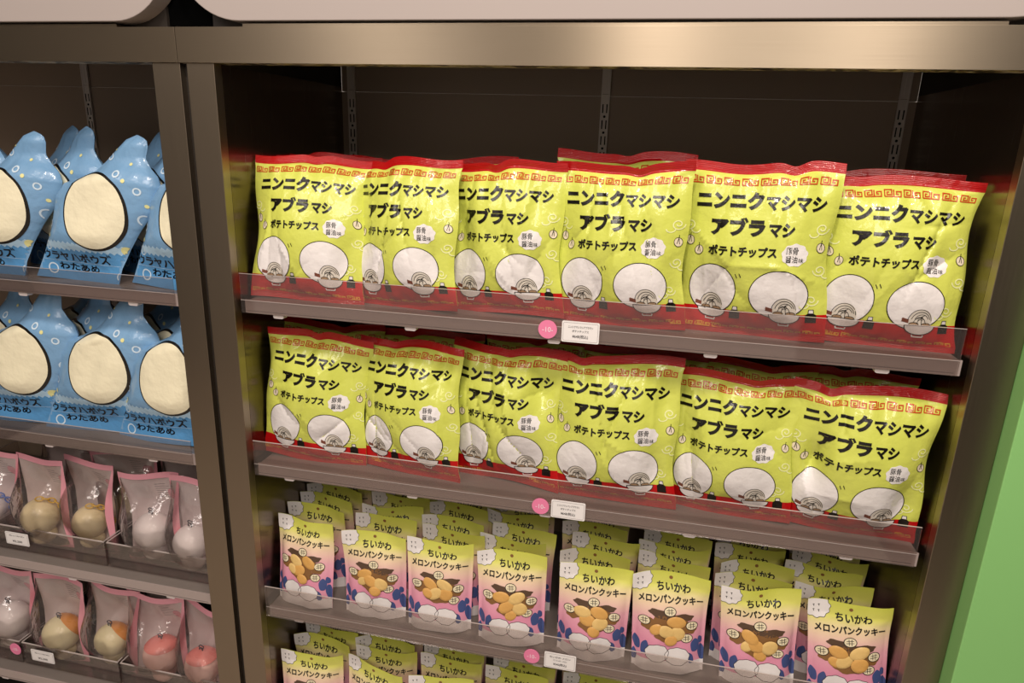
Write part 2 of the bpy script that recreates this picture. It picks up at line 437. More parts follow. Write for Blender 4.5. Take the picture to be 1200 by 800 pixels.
xs1 = np.linspace(-W1 / 2, W1 / 2, N1X + 1); zs1 = np.linspace(0, H1, N1Z + 1)
artA = chip_art().cut(xs1, zs1)
kb, kt = 2, N1Z - 3                                                 # seal rows
def seal_mat():
    m = film('crimped red seal', 'B20C10', .28)
    nt = m.node_tree; b = nt.nodes['Principled BSDF']
    uv = nt.nodes.new('ShaderNodeUVMap'); uv.uv_map = 'sheet'
    w = nt.nodes.new('ShaderNodeTexWave'); w.bands_direction = 'Y'; w.inputs['Scale'].default_value = 40
    bp = nt.nodes.new('ShaderNodeBump'); bp.inputs['Strength'].default_value = .5; bp.inputs['Distance'].default_value = .0006
    nt.links.new(uv.outputs[0], w.inputs['Vector']); nt.links.new(w.outputs['Fac'], bp.inputs['Height'])
    old = b.inputs['Normal'].links[0].from_socket; nt.links.new(old, bp.inputs['Normal'])
    nt.links.new(bp.outputs['Normal'], b.inputs['Normal']); nt.links.new(bp.outputs['Normal'], b.inputs['Coat Normal'])
    return m
SEAL = seal_mat()
chip_meshes = {}
def chip_data(seed):
    if seed not in chip_meshes:
        F = chip_surface(W1, H1, seed)
        body = film_mesh('chip_pouch', F, xs1, zs1[kb:kt + 1], lambda x, z, s: 0, [YEL], artA, uvH=H1)
        top = film_mesh('chip_top_seal', F, xs1, zs1[kt:], lambda x, z, s: 0, [SEAL], uvH=H1)
        bot = film_mesh('chip_bottom_seal', F, xs1, zs1[:kb + 1], lambda x, z, s: 0, [SEAL], uvH=H1)
        chip_meshes[seed] = (body, top, bot)
    return chip_meshes[seed]
def posed(name, loc, yaw, lean, roll, sc=1.):
    o = bpy.data.objects.new(name, None); C.objects.link(o); o.empty_display_size = .02
    R = Matrix.Rotation(rad(yaw), 4, 'Z') @ Matrix.Rotation(rad(-lean), 4, 'X') @ Matrix.Rotation(rad(roll), 4, 'Y')
    o.matrix_world = Matrix.Translation(loc) @ R @ Matrix.Scale(sc, 4)
    return o
def chip_bag(seed, pose, label, group):
    x, y, z, yaw, lean, roll, sc = pose
    o = posed('chip_bag', (x, y, z), yaw, lean, roll, sc)
    tag(o, label, 'chip bag', group)
    b, t, bo = chip_data(seed)
    link('pouch', b, o); link('top_seal', t, o); link('bottom_seal', bo, o)
    return o
Z1, Z2, Z3, Z4 = 1.3215, 1.0085, .6955, .3830                      # shelf tops
CA = [(0.1092, 0.0521, Z1, 3.9, 11, 0.6, 1.00), (0.2863, 0.0591, Z1, -12, 7.4, -2.7, 1.0), (0.4585, 0.075, Z1, -8, 4, -2.4, 1.0),
      (0.6511, 0.062, Z1, -8, 2, -2.1, 1.016), (0.8526, 0.066, Z1, -9, 0, -1.7, 1.05), (1.0399, 0.066, Z1, -1.4, 4, 0, 0.994)]
CB = [(0.0998, 0.0601, Z2, 1.9, 6.9, 3.3, 0.994), (0.2901, 0.0600, Z2, -9.1, 7.3, -1.2, 0.99), (0.4666, 0.0765, Z2, -9.3, 3, -0.5, 1.01),
      (0.6636, 0.058, Z2, -4.8, 3.5, -2.3, 1.04), (0.8524, 0.0652, Z2, -9.2, 2, -1.7, 0.99), (1.0375, 0.058, Z2, -5, -1.0, 0.6, 1.01)]
ordn = ['first', 'second', 'third', 'fourth', 'fifth', 'sixth', 'seventh', 'eighth']
for i, p in enumerate(CA):
    where = ['beside the left steel post', 'second from the left', 'third from the left', 'fourth from the left', 'fifth from the left', 'at the right end'][i]
    chip_bag(11 + i, p, 'yellow chip bag, top shelf front row, ' + where, 'chip bags on the top shelf')
for i, p in enumerate(CB):
    where = ['at the left end', 'second from the left', 'third from the left', 'fourth from the left', 'fifth from the left', 'at the right end'][i]
    chip_bag(31 + i, p, 'yellow chip bag, second shelf front row, ' + where, 'chip bags on the second shelf')
rearA = [(.10, .135, 5, 8, 0, 1.0, 12), (.365, .15, -3, 6, -4, 1.0, 34), (.640, .135, -2, 3, 0, 1.08, 33), (.855, .145, -4, 2, 0, .98, 15), (1.035, .135, -3, 2, -1, 1.02, 16),
         (.105, .20, 2, 5, 0, .98, 32), (1.0, .20, 2, 3, -1, 1.0, 13)]
for i, (x, y, yaw, lean, roll, sc, sd) in enumerate(rearA):
    w = ['behind the leftmost bag', 'behind the gap of the second and third bags', 'taller, behind the fourth bag', 'behind the tallest bag', 'directly behind the rightmost bag', 'farthest back at the left end', 'farthest back at the right end'][i]
    chip_bag(sd, (x, y, Z1, yaw, lean, roll, sc), 'yellow chip bag on the top shelf, ' + w, 'chip bags behind the top shelf front row')
rearB = [(.10, .145, 2, 3, 1, 1.0, 14), (.31, .15, -3, 2, -2, 1.0, 12), (.52, .15, 2, 2, 0, 1.03, 13), (.70, .145, -2, 1, 0, 1.02, 11), (.88, .145, -3, 1, 0, 1.0, 35), (1.035, .135, -3, 3, -1, 1.0, 31)]
for i, (x, y, yaw, lean, roll, sc, sd) in enumerate(rearB):
    chip_bag(sd, (x, y, Z2, yaw, lean, roll, sc), 'shaded chip bag on the second shelf behind the %s front bag from the left' % ordn[i], 'chip bags behind the second shelf front row')

# ------------------------------------------------------------------ cookie pouches
W2, H2 = .130, .178
def cookie_base():
    m = mat('cookie pouch film', 'F0C0C8', .40, spec=.45, coat=.35, coat_rough=.2, bump=[(50, .3, .003, 3)])
    nt = m.node_tree; b = nt.nodes['Principled BSDF']
    uv = nt.nodes.new('ShaderNodeUVMap'); uv.uv_map = 'sheet'; sp = nt.nodes.new('ShaderNodeSeparateXYZ'); cr = nt.nodes.new('ShaderNodeValToRGB')
    nt.links.new(uv.outputs[0], sp.inputs[0]); nt.links.new(sp.outputs['Y'], cr.inputs[0]); nt.links.new(cr.outputs[0], b.inputs['Base Color'])
    e = cr.color_ramp.elements; e[0].position = .0; e[0].color = col('E4A4BC'); e[1].position = 1; e[1].color = col('D2D858')
    for p, h in ((.3, 'E898B4'), (.52, 'EEB0BE'), (.66, 'F4D2BC'), (.78, 'F2E2A8'), (.86, 'E0E070')):
        q = e.new(p); q.color = col(h)
    return m
CKB = cookie_base()
CINK = satin('cookie ink black', '1C1A1A'); CW = satin('cookie print white', 'EDE9E8'); NAVY = satin('cookie print navy', '46578C')
CREAM = satin('cookie print cream', 'F2E6C4'); BUN = satin('cookie print bun brown', '8A6238'); DBUN = satin('cookie print dark bun', '5C4636')
COOK = mat('baked cookie', 'DDA95C', .5, coat=.3, coat_rough=.2, bump=[(160, .4, .002, 3)])
COOK2 = mat('baked cookie golden', 'E8C47C', .5, coat=.3, coat_rough=.2, bump=[(160, .4, .002, 3)])
def cookie_art(variant):
    A = Art(W2, H2); r = random.Random(variant + 50)
    # white badge in the top left corner
    A.ell(.10, .07, .16, .105, CW, 1, 66, .05, k=11); A.ring(.10, .07, .16, .105, .0008, CINK, 2, 66, 0, 360, .05, k=11)
    for u, v in ((.07, .055), (.13, .05), (.07, .10), (.13, .105)):
        A.line([(u, v), (u + .004, v + .022)], .0010, CINK, 3); A.line([(u - .012, v + .006), (u + .012, v + .003)], .0008, CINK, 3)
    A.ell(.50, .055, .024, .017, BUN, 3, 16)
    A.text('ちいかわ', .32, .76, .10, .18, CINK, 3, .032, slope=-.015)
    A.text('メロンパンクッキー', .075, .93, .21, .29, CINK, 3, .036, slope=-.01)
    # brown bun shapes around the window
    for (u, v, ru, rv, ro, m) in ((.38, .40, .17, .042, -.25, DBUN), (.65, .425, .17, .04, .1, DBUN), (.22, .505, .11, .06, .3, BUN), (.76, .525, .11, .06, -.3, BUN), (.5, .49, .25, .09, 0, BUN), (.5, .60, .20, .08, 0, BUN)):
        A.ell(u, v, ru, rv, m, 1, 26, .08, ro, k=6)
    for u, v in ((.50, .365), (.16, .475), (.80, .50), (.74, .63)):    # crosshatched bun drawings
        A.ell(u, v, .078, .045, CREAM, 5, 24); A.ring(u, v, .078, .045, .0012, CINK, 6, 24)
        A.line([(u - .045, v - .01), (u + .045, v - .016)], .0009, CINK, 7); A.line([(u - .05, v + .012), (u + .05, v + .006)], .0009, CINK, 7)
        A.line([(u - .018, v - .03), (u - .012, v + .03)], .0009, CINK, 7); A.line([(u + .018, v - .03), (u + .022, v + .03)], .0009, CINK, 7)
    # white scalloped field along the foot with navy leaves, plain
    A.add([A.uv(0, .875), A.uv(0, 1.0), A.uv(1, 1.0), A.uv(1, .875)], [(0, 1, 2, 3)], CW, 1)
    for u, v, ru, rv in ((.34, .80, .16, .095), (.62, .82, .17, .09)):
        A.ell(u, v, ru, rv, CW, 3, 36, .03, k=9); A.ring(u, v, ru, rv, .0009, CINK, 4, 40, 0, 360, .03, k=9)
    for u, v, ru, rv, ro in ((.06, .73, .05, .07, .2), (.17, .76, .05, .075, -.2), (.86, .71, .06, .07, 0), (.96, .80, .05, .09, .2), (.80, .84, .045, .06, .4), (.03, .87, .04, .06, 0), (.93, .66, .03, .04, .3)):
        A.ell(u, v, ru, rv, NAVY, 2, 22, .04, ro, k=5); 
    return A
N2X, N2Z = 30, 36
xs2 = np.linspace(-W2 / 2, W2 / 2, N2X + 1); zs2 = np.linspace(0, H2, N2Z + 1)
cookie_arts = cookie_art(0).cut(xs2, zs2)
cookie_meshes = {}
def cookie_data(seed):
    if seed in cookie_meshes: return cookie_meshes[seed]
    F = cookie_surface(W2, H2, seed); r = random.Random(seed * 3 + 1)
    kt2 = N2Z - 4
    body = film_mesh('cookie_pouch_body', F, xs2, zs2[:kt2 + 1], lambda x, z, s: 0, [CKB], cookie_arts, uvH=H2, base_off=.0003)
    top = film_mesh('cookie_pouch_seal', F, xs2, zs2[kt2:], lambda x, z, s: 0, [CKB], cookie_arts, uvH=H2, base_off=.0003)
    # window: a few domed cookies pressed against the clear film
    P, fs, mi = [], [], []
    spots = [(.37, .475, .125, .058), (.60, .465, .13, .06), (.44, .56, .12, .062), (.62, .575, .11, .07), (.33, .56, .09, .05), (.52, .655, .09, .055)]
    r.shuffle(spots)
    for q, (u, v, ru, rv) in enumerate(spots[:5]):
        u += r.uniform(-.02, .02); v += r.uniform(-.012, .012); ro = r.uniform(-.7, .7); n = 22; rings = 5; b0 = len(P)
        lift = .0006 + .0006 * q
        for k in range(rings + 1):
            f = k / rings
            for i in range(n):
                a = 2 * math.pi * i / n; x, z = ru * W2 * f * math.cos(a), rv * H2 * f * math.sin(a)
                px, pz = (u - .5) * W2 + x * math.cos(ro) - z * math.sin(ro), (1 - v) * H2 + x * math.sin(ro) + z * math.cos(ro)
                P.append((px, pz, lift + .0014 * math.sqrt(max(0, 1 - f ** 4))))
        for k in range(rings):
            for i in range(n):
                a, b = b0 + k * n + i, b0 + k * n + (i + 1) % n
                fs.append((a, b, b + n, a + n)[::-1]); mi.append(q % 2)
    P = np.array(P); nn = normals(F, P[:, 0], P[:, 1], -1); Q = np.stack(F(P[:, 0], P[:, 1], -1), 1) + nn * P[:, 2:3]
    me = bpy.data.meshes.new('cookie_window'); me.from_pydata(Q.tolist(), [], fs); me.polygons.foreach_set('material_index', mi)
    me.materials.append(COOK); me.materials.append(COOK2); me.polygons.foreach_set('use_smooth', [True] * len(fs)); me.update()
    cookie_meshes[seed] = (body, top, me)
    return cookie_meshes[seed]
def cookie_pouch(seed, loc, yaw, lean, roll, sc, label, group):
    o = posed('cookie_pouch', loc, yaw, lean, roll, sc); tag(o, label, 'cookie pouch', group)
    b, t, w = cookie_data(seed)
    link('body', b, o); link('top_seal', t, o); link('window', w, o)
    return o
front3 = [(0.0739, .050, -5.7, 6, -1.7, .99), (0.2224, .053, 4.1, 2, -.5, .99), (0.356, .050, 5.2, 4, -1.1, 1.0), (0.4981, .048, 4.3, 4.2, -1.8, 1.01),
          (0.6483, .048, 2, 3, 0.1, 1.01), (0.7873, .048, 5.2, 5, -2.1, 1.03), (0.9424, .052, 2.9, 4, -3.5, 1.02), (1.0886, .050, 3.2, 3, -4.5, 1.02)]
for i, (x, y, yaw, lean, roll, sc) in enumerate(front3):
    cookie_pouch(100 + i, (x, y, Z3), yaw, lean, roll, sc, 'cookie pouch, third shelf front row, %s' % (
        ['at the left end', 'second from the left', 'third from the left', 'fourth from the left', 'fifth from the left', 'sixth from the left', 'seventh from the left', 'at the right end'][i]), 'cookie pouches on the third shelf')
cols3 = [[(.070, .120, -3), (.070, .162, -7), (.066, .205, 0)], [(.219, .118, -1), (.219, .160, 5), (.222, .204, 3)], [(.368, .105, -1), (.353, .147, -1), (.351, .200, -3)],
         [(.484, .104, 1), (.494, .150, -6), (.477, .200, -4)], [(.640, .103, 5), (.653, .155, 4), (.631, .200, 1)], [(.781, .118, -7), (.789, .162, 0), (.791, .204, -3)],
         [(.926, .100, 0), (.938, .146, 6), (.931, .196, 8)], [(1.062, .110, 2), (1.051, .160, -4), (1.072, .205, -8)]]
for ci, cc in enumerate(cols3):
    for k, (x, y, yaw) in enumerate(cc + [(cc[-1][0] + .004, .248, 0)]):
        cookie_pouch(100 + (ci * 3 + k * 2 + 1) % 8, (x, y, Z3), yaw, 0, rnd.uniform(-1.5, 1.5), 1.0,
                     'cookie pouch, third shelf, %s column from the left, %s from the front' % (ordn[ci], ordn[k + 1]), 'cookie pouches behind the third shelf front row')
cols4 = [[(.073, .055, 10), (.077, .105, -1), (.082, .138, -3)], [(.212, .055, -9), (.220, .104, 8), (.207, .135, 5)], [(.356, .058, 7), (.361, .112, 4), (.353, .145, 4)],
         [(.497, .062, 0), (.499, .111, -5), (.509, .142, 1)], [(.640, .058, 2), (.650, .105, 3), (.655, .140, 5)], [(.79, .06, 2), (.785, .11, -2)], [(.93, .06, 0)]]
for ci, cc in enumerate(cols4):
    for k, (x, y, yaw) in enumerate(cc + ([(cc[-1][0] - .003, .190, 1)] if len(cc) == 3 else [])):
        cookie_pouch(100 + (ci * 5 + k * 3 + 2) % 8, (x, y, Z4), yaw, 0, rnd.uniform(-1.5, 1.5), 1.02,
                     'cookie pouch, lowest shelf, %s column from the left, %s from the front' % (ordn[ci], ordn[k]), 'cookie pouches on the lowest shelf')

# ------------------------------------------------------------------ blue cotton candy bags (left cabinet)
BLU = film('candy film light blue', '7CA8D0'); BLU2 = film('candy print blue', '5A9AD0'); BLU3 = film('candy print pale blue', 'B4D6EE')
CCRM = film('candy print cream', 'F6EFD0'); BOUT = film('candy print outline', '15120F'); BRING = film('candy print bubble', 'D2E6F4'); BDOT = film('candy print yellow dot', 'E8E4A0')
W3, H3 = .20, .295
def candy_art():
    A = Art(W3, H3)                                              # here coordinates are real x,z fractions of W3/H3 about the foot centre
    wave = [(-.62, 1.02)] + [(-.62 + .0605 * k / 2, 0.785 + (.008 if k % 2 else -.008)) for k in range(0, 60)] + [(1.2, 1.02)]
    q = [A.uv(*p) for p in wave]
    wv2 = [(p[0], p[1] - .05 if 0 < i < len(wave) - 1 else p[1]) for i, p in enumerate(wave)]
    A.add([A.uv(*p) for p in wv2], [tuple(range(len(wv2)))], BLU3, 0)
    A.add(q, [tuple(range(len(q)))], BLU2, 1)
    A.ell(.85, .515, .345, .262, BOUT, 2, 60, rot=-.38); A.ell(.843, .515, .322, .248, CCRM, 3, 60, rot=-.38)
    A.text('ウラヤハボウ', .12, .80, .80, .862, BOUT, 5, .03, slope=-.01); A.text('ス', .815, .915, .806, .866, BOUT, 5, .03)
    for k in range(2): A.line([(.905 + .02 * k, .797), (.917 + .02 * k, .812)], .0022, BOUT, 5); A.text('わたあめ', .28, .76, .878, .93, BOUT, 4, .03, slope=-.01)
    r = random.Random(5)
    for (u, v, s) in ((.22, .77, .04), (1.32, .55, .055), (1.30, .36, .03), (.28, .62, .03), (.95, .15, .03), (1.22, .70, .04), (.2, .93, .05), (1.02, .94, .035), (1.1, .26, .028)):
        A.ring(u, v, s, s * W3 / H3, .0028, BRING, 3, 20)
    for (u, v, s) in ((.36, .27, .02), (1.18, .30, .02), (1.36, .45, .018), (1.1, .76, .045), (.25, .70, .02), (1.0, .10, .014), (.62, .26, .016), (1.28, .63, .02), (1.2, .19, .015)):
        A.ell(u, v, s, s * W3 / H3, BDOT, 3, 14)
    A.line([(-.1, .87), (1.1, .87)], .0005, BRING, 3)
    return A
N3X, N3Z = 40, 60
xs3 = np.linspace(-W3 / 2, W3 / 2, N3X + 1); zs3 = np.linspace(0, H3, N3Z + 1)
_c = candy_art().cut(np.linspace(-.12, .22, 69), np.linspace(0, H3, 41))
P_, L_, F_, M_ = _c.cutres
_, inv0 = candy_surface(W3, H3, 1)
artC = Art(W3, H3); artC.mats = _c.mats
artC.V = np.stack([inv0(P_[:, 0], P_[:, 1]), P_[:, 1]], 1).tolist()
for _f, _m in zip(F_, M_):
    if max(abs(artC.V[i][0]) for i in _f) < W3 / 2 * .985: artC.F.append(tuple(_f)); artC.M.append(_m); artC.L.append(int(L_[_f[0]]))
artC.cut(xs3, zs3)
candy_meshes = {}
def candy_bag(seed, loc, yaw, lean, roll, sc, label, group):
    lim = (-.113 - loc[0]) / sc if loc[0] > -.32 else 9.
    key = seed if lim > 5 else (seed, round(lim, 3))
    if key not in candy_meshes:
        F, inv = candy_surface(W3, H3, seed, lim)
        candy_meshes[key] = (film_mesh('candy_body', F, xs3, zs3[3:], lambda x, z, s: 0, [BLU], artC, uvH=H3, base_off=.0005),
                              film_mesh('candy_seal', F, xs3, zs3[:4], lambda x, z, s: 0, [BLU2], artC, uvH=H3, base_off=.0005))
    o = posed('cotton_candy_bag', loc, yaw, lean, roll, sc); tag(o, label, 'candy bag', group)
    b, s = candy_meshes[key]; link('pouch', b, o); link('bottom_seal', s, o)
    return o
fr1 = [(-.592, .058, 4), (-.372, .060, 0), (-.165, .056, -5)]
fr2 = [(-.585, .060, -2), (-.402, .058, 0), (-.235, .052, -4)]
nm = ['left one at the frame edge', 'middle one', 'right one beside the steel post']
for i, (x, y, yaw) in enumerate(fr1):
    candy_bag(200 + i, (x, y, Z1), yaw, 6, 2, .94 if i < 2 else .97, 'blue candy bag, upper left shelf front row, ' + nm[i], 'cotton candy bags on the upper left shelf')
for i, (x, y, yaw) in enumerate(fr2):
    candy_bag(203 + i, (x, y, Z2), yaw, 5, -2, .97, 'blue candy bag, second left shelf front row, ' + nm[i], 'cotton candy bags on the second left shelf')
rw = ['leftmost bag', 'middle bag', 'rightmost bag']
for s_, Z in ((0, Z1), (1, Z2)):
    for j, yy in enumerate((.15, .24)):
        for i, x in enumerate(((-.72, -.51, -.30), (-.62, -.41, -.20))[j]):
            candy_bag(200 + (i + j + s_ * 3) % 6, (x, yy, Z), rnd.uniform(-20, -13), 3, rnd.uniform(-3, 2), .97,
                      'blue candy bag, %s left shelf, %s row, %s' % (['upper', 'second'][s_], ['middle', 'rear'][j], rw[i]), 'cotton candy bags behind the front rows')

# ------------------------------------------------------------------ clear pouches with round vinyl charms (lower left)
PINK = mat('pouch pink border', 'EFA6B4', .4, coat=.3); PBACK = mat('pouch backing print', 'EDE0E0', .55, coat=.2); GTXT = mat('pouch grey print', '8C8082', .6); WLAB = mat('pouch white label', 'EDE4E4', .5)
W4, H4 = .145, .195
def clear_pouch(seed, loc, yaw, lean, roll, sc, label):
    o = posed('clear_pouch', loc, yaw, lean, roll, sc); tag(o, label, 'pouch', 'clear pouches with round charms')
    r = random.Random(seed); ph = [r.uniform(0, 6) for _ in range(5)]
    def F(x, z, side=-1):
        s = np.clip(2 * x / W4, -1, 1); t = z / H4
        P = np.clip(np.sin(np.pi * np.clip(t / .95, 0, 1)), 0, 1) ** .6 * (1 - .55 * sst(.5, .95, t)); S = np.clip(1 - np.abs(s) ** 3, 0, 1) ** .8
        T = (.056 if side < 0 else .036) * P * S + (vnoise(s * 3.3, t * 4.4, seed) - .5) * .010 * P * S
        T = np.maximum(T, .0004)
        return x * (1 - .07 * P), side * T + .006 * np.sin(s * 2 + ph[0]) * sst(.6, 1, t), z + .005 * np.sin(s * 2.4 + ph[1]) * sst(.6, 1, t) + .004 * np.sin(s * 3 + ph[2]) * sst(.3, 0, t)
    xs, zs = np.linspace(-W4 / 2, W4 / 2, 25), np.linspace(0, H4, 31)
    def fm(x, z, side): return 0 if side < 0 else 1
    me = film_mesh('sheet', F, xs, zs, fm, [PVC, PVC], uvH=H4)
    link('sheet', me, o)
    # pink welded border as its own part
    A = Art(W4, H4); b = .055
    for q in (((0, 0), (1, 0), (1, .06), (0, .06)), ((0, .955), (1, .955), (1, 1), (0, 1)), ((0, .06), (b * .6, .06), (b * .6, .955), (0, .955)), ((1 - b * .6, .06), (1, .06), (1, .955), (1 - b * .6, .955))):
        A.poly(q, PINK, 0)
    A.cut(xs, zs); p2, lay, f2, m2 = A.cutres
    def sheet(name, A, off, side):
        p2, lay, f2, m2 = A.cutres; n = normals(F, p2[:, 0], p2[:, 1], side); Q = np.stack(F(p2[:, 0], p2[:, 1], side), 1) + n * (off + .0001 * lay)[:, None]
        me = bpy.data.meshes.new(name); me.from_pydata(Q.tolist(), [], f2); me.polygons.foreach_set('material_index', m2)
        for m in A.mats: me.materials.append(m)
        me.polygons.foreach_set('use_smooth', [True] * len(f2)); me.update(); return link(name, me, o)
    sheet('border', A, .0004, -1)
    B = Art(W4, H4)                                              # printed rear card seen through the front film
    B.poly([(.03, .06), (.97, .06), (.97, .95), (.03, .95)], PBACK, 3)
    B.ell(.26, .24, .17, .125, WLAB, 2, 28); B.ell(.80, .26, .10, .07, PINK, 2, 20)
    for k in range(7): B.line([(.52, .14 + .028 * k), (.70 + .16 * ((k * 7) % 5) / 5, .14 + .028 * k)], .0012, GTXT, 2)
    B.ell(.5, .045, .02, .015, GTXT, 1, 12)
    B.cut(xs, zs); sheet('back_print', B, -.0012, 1)
    return o
def ball(bm, c, rx, ry, rz, seg=28, mi=0, top=None):
    b = bmesh.new(); bmesh.ops.create_uvsphere(b, u_segments=seg, v_segments=seg // 2 + 2, radius=1)
    for v in b.verts: v.co = (c[0] + v.co.x * rx, c[1] + v.co.y * ry, c[2] + v.co.z * rz)
    for f in b.faces: f.material_index = mi; f.smooth = True
    me = bpy.data.meshes.new('t'); b.to_mesh(me); b.free(); bm.from_mesh(me); bpy.data.meshes.remove(me)
def charm(loc, r, body, chainmat, label, roll=0., cap=None, tilt=False):
    o = empty('round_charm', loc, rad(40 if chainmat is not CHB else -15)); o.rotation_euler.y = roll
    tag(o, label, 'charm', 'round vinyl charms in clear pouches')
    bm = bmesh.new(); ball(bm, (0, 0, 0), r * (.88 if chainmat is not CHB else .97), r * .88, r * .93); me = bpy.data.meshes.new('ball'); bm.to_mesh(me); bm.free(); me.materials.append(body); link('ball', me, o)
    bm = bmesh.new(); ball(bm, (0, 0, -r * 1.05), r * .62, r * .55, r * .5); me = bpy.data.meshes.new('foot'); bm.to_mesh(me); bm.free(); me.materials.append(body); link('base', me, o)
    if cap:
        bm = bmesh.new(); ball(bm, (0, 0, r * .07), r * 1.01, r * .91, r * .92)
        bmesh.ops.delete(bm, geom=[v for v in bm.verts if v.co.z < r * .5], context='VERTS')
        me = bpy.data.meshes.new('cap'); bm.to_mesh(me); bm.free(); me.materials.append(cap); q = link('cap', me, o, (0, 0, 0), (-.85, .55, 0) if tilt else (0, 0, 0))
    long = chainmat is not CHB
    def tube_ring(c, a, tw, rx, rz, t):
        rows = []
        for i in range(16):
            th = 2 * math.pi * i / 16; M = Matrix.Rotation(a, 3, 'Y') @ Matrix.Rotation(tw, 3, 'X')
            nx = (M @ Vector((math.cos(th), 0, math.sin(th)))).normalized(); bi = M @ Vector((0, 1, 0))
            rows.append([bm.verts.new(c + M @ Vector((rx * math.cos(th), 0, rz * math.sin(th))) + (nx * math.cos(j * 1.0472) + bi * math.sin(j * 1.0472)) * t) for j in range(6)])
        for i in range(16):
            for j in range(6): bm.faces.new((rows[i][j], rows[(i + 1) % 16][j], rows[(i + 1) % 16][(j + 1) % 6], rows[i][(j + 1) % 6]))
    bm = bmesh.new()
    if long:                                                     # a chain of oval links hanging over one side
        for k in range(8):
            a = .12 + k * .25; R = r * 1.10
            tube_ring(Vector((R * math.sin(a), -r * .30, R * math.cos(a))), a + 1.5708 * 0, (k % 2) * 1.2, .0080, .0052, .0015)
    else:                                                        # small loop on top
        tube_ring(Vector((0, 0, r * .93 + .003)), 0, 0, .005, .005, .0012); tube_ring(Vector((.002, 0, r * .93 + .011)), .3, 1.3, .006, .004, .0011)
    for f in bm.faces: f.smooth = True
    bmesh.ops.recalc_face_normals(bm, faces=bm.faces[:])
    me = bpy.data.meshes.new('chain'); bm.to_mesh(me); bm.free(); me.materials.append(chainmat); link('chain', me, o)
    return o
VC = mat('vinyl cream', 'EBDDB0', .38, coat=.2); VW = mat('vinyl white', 'EDE6E6', .38, coat=.2); VP = mat('vinyl pale pink', 'F2C8BE', .38, coat=.2); VK = mat('vinyl coral', 'EE8F88', .38, coat=.2)
VY = mat('vinyl pale yellow', 'F0E8BC', .38, coat=.2); VO = mat('vinyl orange', 'E49A42', .42, coat=.2); CHY = mat('chain yellow', 'E2B83C', .35, coat=.3); CHB = mat('chain dark', '3A3A44', .4); CHL = mat('chain blue', '5A80D0', .35)
P = [(-.720, .085, 8, 'at the left frame edge', 'a'), (-.575, .082, -6, 'left of centre in the tray'), (-.470, .100, -12, 'in the tray beside the divider'), (-.300, .085, -3, 'left one past the divider'), (-.195, .078, -10, 'beside the steel post'), (-.425, .165, 12, 'behind the tray divider')]
pl = ['upper clear pouch with a white charm, ', 'upper clear pouch, cream charm and yellow chain, ', 'upper clear pouch with a cream charm, ', 'upper clear pouch with a white charm, ', 'upper clear pouch with a white charm, ', 'upper clear pouch with an upturned cream charm, ']
ZT3, ZT4 = Z3 + .010, Z4 + .010
for i, p in enumerate(P):
    clear_pouch(300 + i, (p[0], p[1], ZT3), p[2], 5, rnd.uniform(-4, 4), 1.02, pl[i] + p[3])
charm((-.722, .083, .768), .036, VW, CHL, 'white round charm with a blue chain in the upper tray, leftmost')
charm((-.583, .078, .772), .043, VC, CHY, 'cream round charm with a yellow chain in the upper tray, left of the divider')
charm((-.470, .094, .766), .040, VC, CHY, 'cream round charm in the upper tray touching the divider')
charm((-.300, .083, .778), .043, VW, CHB, 'white round charm in the upper tray just right of the divider')
charm((-.203, .078, .768), .041, VW, CHB, 'white round charm in the upper tray beside the steel post')
charm((-.425, .168, .775), .040, VC, CHB, 'upturned cream round charm at the back of the upper tray', roll=math.pi)
Q = [(-.735, .085, 4, 'with a white charm, at the left frame edge'), (-.592, .085, -5, 'with a pale yellow and orange charm, left one'), (-.462, .092, -8, 'with a pale yellow and orange charm, right one'), (-.325, .085, 0, 'with a pink charm, left one'), (-.205, .080, -12, 'with a pink charm, beside the steel post')]
for i, p in enumerate(Q):
    clear_pouch(320 + i, (p[0], p[1], ZT4), p[2], 5, rnd.uniform(-4, 4), 1.05, 'lower clear pouch ' + p[3])
charm((-.730, .082, .470), .047, VW, CHB, 'white round charm in the lower tray at the left frame edge')
charm((-.589, .082, .458), .044, VY, CHB, 'pale yellow and orange round charm in the lower tray, left one', cap=VO, tilt=True)
charm((-.456, .088, .462), .040, VY, CHB, 'pale yellow and orange round charm in the lower tray, right one', cap=VO, tilt=True)
charm((-.318, .082, .456), .044, VP, CHB, 'pale pink round charm with a coral cap in the lower tray, left one', cap=VK)
charm((-.211, .078, .452), .042, VP, CHB, 'pale pink round charm with a coral cap beside the steel post', cap=VK)
# second row of pouches, half hidden
for i, (x, y, z, sh) in enumerate(((-.62, .20, ZT3, 'upper'), (-.28, .19, ZT3, 'upper'), (-.54, .20, ZT4, 'lower'), (-.38, .19, ZT4, 'lower'))):
    clear_pouch(340 + i, (x, y, z), rnd.uniform(-8, 8), 4, 0, 1.08, 'half-hidden clear pouch at the back of the %s tray, %s' % (sh, ['left one', 'right one', 'left one', 'right one'][i]))

